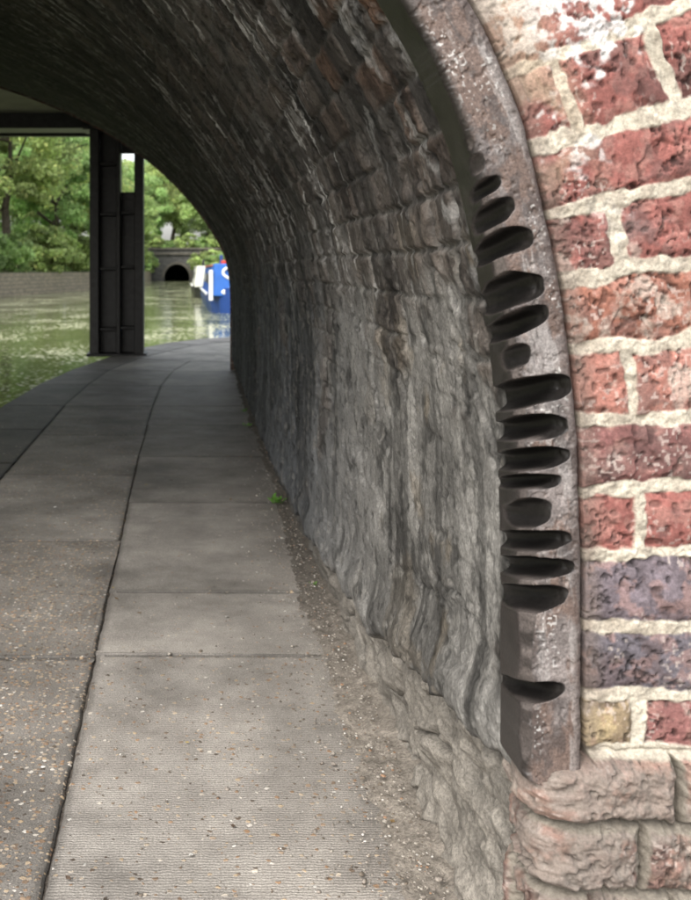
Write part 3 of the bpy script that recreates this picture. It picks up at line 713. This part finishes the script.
narrowboat(.55,52,13,(.55,.55,.50),(.02,.02,.02),(.6,.6,.55),(.5,.5,.48),ornament=False)
# ---------------------------------------------------------------- trees
def leaf_mat():
    m,nt,b=newmat('foliage'); L=nt.links.new
    at=N(nt,'ShaderNodeAttribute',attribute_name='Col')
    b.inputs['Roughness'].default_value=.6; L(at.outputs['Color'],b.inputs['Base Color'])
    tr=N(nt,'ShaderNodeBsdfTranslucent'); L(at.outputs['Color'],tr.inputs['Color'])
    mx=N(nt,'ShaderNodeMixShader'); mx.inputs[0].default_value=.45; L(b.outputs[0],mx.inputs[1]); L(tr.outputs[0],mx.inputs[2])
    L(mx.outputs[0],nt.nodes['Material Output'].inputs['Surface']); return m
M_leaf=leaf_mat(); M_bark=simple_mat('bark',(.05,.04,.03),(.11,.09,.07),6,.95,.8)
def tree_mesh(name,Ht,cr,nleaf,seed,zlow=.22,trunk=True,hue=0):
    g=np.random.default_rng(seed); V=[];F=[];Cc=[];Mi=[]
    def tube(p0,p1,r0,r1,k=7):
        p0=np.array(p0);p1=np.array(p1);ax=p1-p0;ax=ax/np.linalg.norm(ax)
        u=np.cross(ax,[.3,.9,.1]);u/=np.linalg.norm(u);v=np.cross(ax,u);b=len(V)
        for p,rr in ((p0,r0),(p1,r1)):
            for i in range(k):
                a=6.283*i/k; V.append(p+u*math.cos(a)*rr+v*math.sin(a)*rr); Cc.append((.08,.065,.05))
        for i in range(k): F.append((b+i,b+(i+1)%k,b+k+(i+1)%k,b+k+i)); Mi.append(1)
    cl=[]
    if trunk:
        pts=[np.array([0,0,-.3])]; 
        for i in range(5): pts.append(pts[-1]+np.array([g.normal(0,.18),g.normal(0,.18),Ht*.16]))
        for i in range(5): tube(pts[i],pts[i+1],.028*Ht*(1-i*.17),.028*Ht*(1-(i+1)*.17))
        for i in range(14):
            b0=pts[g.integers(2,6)]; a=g.random()*6.28; l=cr*g.uniform(.55,1.0)
            e=b0+np.array([math.cos(a)*l,math.sin(a)*l,l*g.uniform(.1,.8)]); tube(b0,e,.010*Ht,.003*Ht,5); cl.append(e)
    nc=70
    while len(cl)<nc:
        q=g.normal(size=3); q/=np.linalg.norm(q); rr=g.uniform(.45,1.05)
        q=q*rr; zc=Ht*(zlow+(1-zlow)*.5)
        p=np.array([q[0]*cr,q[1]*cr,zc+q[2]*Ht*(1-zlow)*.5]); cl.append(p)
    cl=np.array(cl); cb=g.uniform(.55,1.35,len(cl)); cs=g.uniform(.5,1.1,len(cl))*cr*.27
    ci=g.integers(0,len(cl),nleaf)
    q=g.normal(size=(nleaf,3)); q/=np.linalg.norm(q,axis=1)[:,None]; q*=(g.random((nleaf,1))**.45)
    pos=cl[ci]+q*cs[ci][:,None]*np.array([1.15,1.15,.75])
    u=g.normal(size=(nleaf,3)); u/=np.linalg.norm(u,axis=1)[:,None]
    t=g.normal(size=(nleaf,3)); v=np.cross(u,t); v/=np.linalg.norm(v,axis=1)[:,None]
    sz=g.uniform(.09,.20,(nleaf,1))
    quads=np.stack([pos-u*sz,pos+v*sz*.6,pos+u*sz,pos-v*sz*.6],1).reshape(-1,3)
    lc=np.array([.36,.49,.18])*(cb[ci]*g.uniform(.65,1.3,nleaf))[:,None]*np.array([1+.3*hue,1,1])
    yl=g.random(nleaf)<.12; lc[yl]=lc[yl]*np.array([1.4,1.2,1.2])
    lc=np.clip(lc,0,.8)
    base=len(V); V=np.array(V).reshape(-1,3) if len(V) else np.zeros((0,3))
    VV=np.concatenate([V,quads]); FF=np.concatenate([np.array(F,int).reshape(-1,4),base+np.arange(nleaf*4).reshape(-1,4)])
    CC=np.concatenate([np.array(Cc).reshape(-1,3),np.repeat(lc,4,axis=0)])
    mi=np.r_[np.array(Mi,int),np.zeros(nleaf,int)]
    return raw_mesh(name,VV,FF,CC,[M_leaf,M_bark],mi,smooth=False)
def place(proto,name,x,y,z,s=1,rz=0):
    o=bpy.data.objects.new(name,proto.data); o.location=(x,y,z); o.scale=(s,s,s*random.uniform(.92,1.1)); o.rotation_euler=(0,0,rz); link(o); return o
tA=tree_mesh('deciduous_tree',12.5,4.3,19000,1); tB=tree_mesh('deciduous_tree',13.5,4.0,19000,2,.18,hue=.3); tC=tree_mesh('deciduous_tree',11,3.8,17000,3,.12,hue=-.3)
sA=tree_mesh('shrub',2.6,1.7,5000,4,.0,trunk=False,hue=-.2); sB=tree_mesh('shrub',3.2,1.9,6000,5,.0,trunk=False,hue=.2)
tA.location=(-13,52,1); tB.location=(-11.2,64,1); tC.location=(-9.6,74,1)
L3=[tA,tB,tC]
for i,(x,y,z,s) in enumerate([(-16.5,46,1,1),(-18,60,1,1.2),(-14.5,74,1,1.25),(-9.6,86,1,1.1),(-8.2,98,1,1),(-9,112,1,1.1),(-13,100,1,1.3),(-7,124,1,.9),(-6,137,3.2,.95),(-1.5,141,3.2,1),(3.5,138,3.2,.95),(8,136,3.2,1.1),(-12,140,3.2,1.2),(0,152,3.2,1.35),(-7,155,3.2,1.35),(7,156,3.2,1.35),(14,150,3.2,1.3),
    (8,62,0,.95),(7.6,82,0,.9),(7.2,102,0,.95),(6.5,118,0,.85),(12,92,0,1.1),(13,50,0,1),(12,34,0,1),(-22,80,1,1.3),(-20,120,1,1.3),(-26,56,1,1.3),(-14,34,1,1),(-15,22,1,1)]):
    place(L3[(i*2+1)%3],'deciduous_tree',x,y,z,s,random.random()*6.28)
sA.location=(-11.4,56,.9); sB.location=(-9.2,66,.9)
for i,(x,y,s) in enumerate([(-11.8,50,1.1),(-12.4,44,1),(-10.6,60,1),(-8.4,73,1.1),(-7.6,80,1),(-7.1,86,.9),(-6.8,92,1),(-6.4,100,1.1),(-6.2,108,.9),(-5.8,116,1),(-5.3,124,1),(-4.9,129,.9),(-12.6,38,1),(-12.4,30,1),(-11.5,22,1)]):
    place([sA,sB][i%2],'shrub',x,y,.85,s,random.random()*6.28)
for i,(x,y,z,s) in enumerate([(-7,132.5,3.2,.8),(-4,133,3.2,.9),(-1.6,132.4,3.3,.7),(.6,132.6,3.2,.8),(3,132.4,3.2,.9),(5,132.5,3.2,1),(5.4,90,0,.8),(5.0,110,0,.9),(4.4,124,0,1.2),(3.4,129.5,0,1.2),(-4.6,130,1.2,.8)]):
    place([sA,sB][i%2],'shrub',x,y,z,s,random.random()*6.28)
# ---------------------------------------------------------------- light, sky, camera
el=math.radians(44); az=math.radians(212)
wd=bpy.data.worlds.new('World'); sc.world=wd; wd.use_nodes=True; nt=wd.node_tree
bg=nt.nodes['Background']; sky=nt.nodes.new('ShaderNodeTexSky'); sky.sky_type='NISHITA'; sky.sun_disc=False
sky.sun_elevation=el; sky.sun_rotation=az; sky.air_density=1.2; sky.dust_density=4; sky.ozone_density=.7
hs=nt.nodes.new('ShaderNodeHueSaturation'); hs.inputs['Saturation'].default_value=.30; hs.inputs['Value'].default_value=2.7
nt.links.new(sky.outputs[0],hs.inputs['Color']); nt.links.new(hs.outputs[0],bg.inputs['Color']); bg.inputs['Strength'].default_value=.15
su=bpy.data.lights.new('sun','SUN'); su.energy=1.9; su.angle=math.radians(34); su.color=(1,.96,.90)
so=bpy.data.objects.new('sun',su); link(so)
sv=Vector((math.sin(az)*math.cos(el),math.cos(az)*math.cos(el),math.sin(el)))
so.rotation_euler=(-sv).to_track_quat('-Z','Y').to_euler()
cam=bpy.data.cameras.new('camera'); co=bpy.data.objects.new('camera',cam); link(co)
co.location=(0,0,H); co.rotation_euler=(math.radians(90),0,0)
cam.sensor_width=36; cam.lens=40; cam.sensor_fit='AUTO'; cam.shift_x=163.5/900; cam.shift_y=-180/900
cam.clip_start=.05; cam.clip_end=2000
cam.dof.use_dof=True; cam.dof.focus_distance=1.7; cam.dof.aperture_fstop=9
sc.camera=co
sc.view_settings.view_transform='Standard'; sc.view_settings.look='None'; sc.view_settings.exposure=0
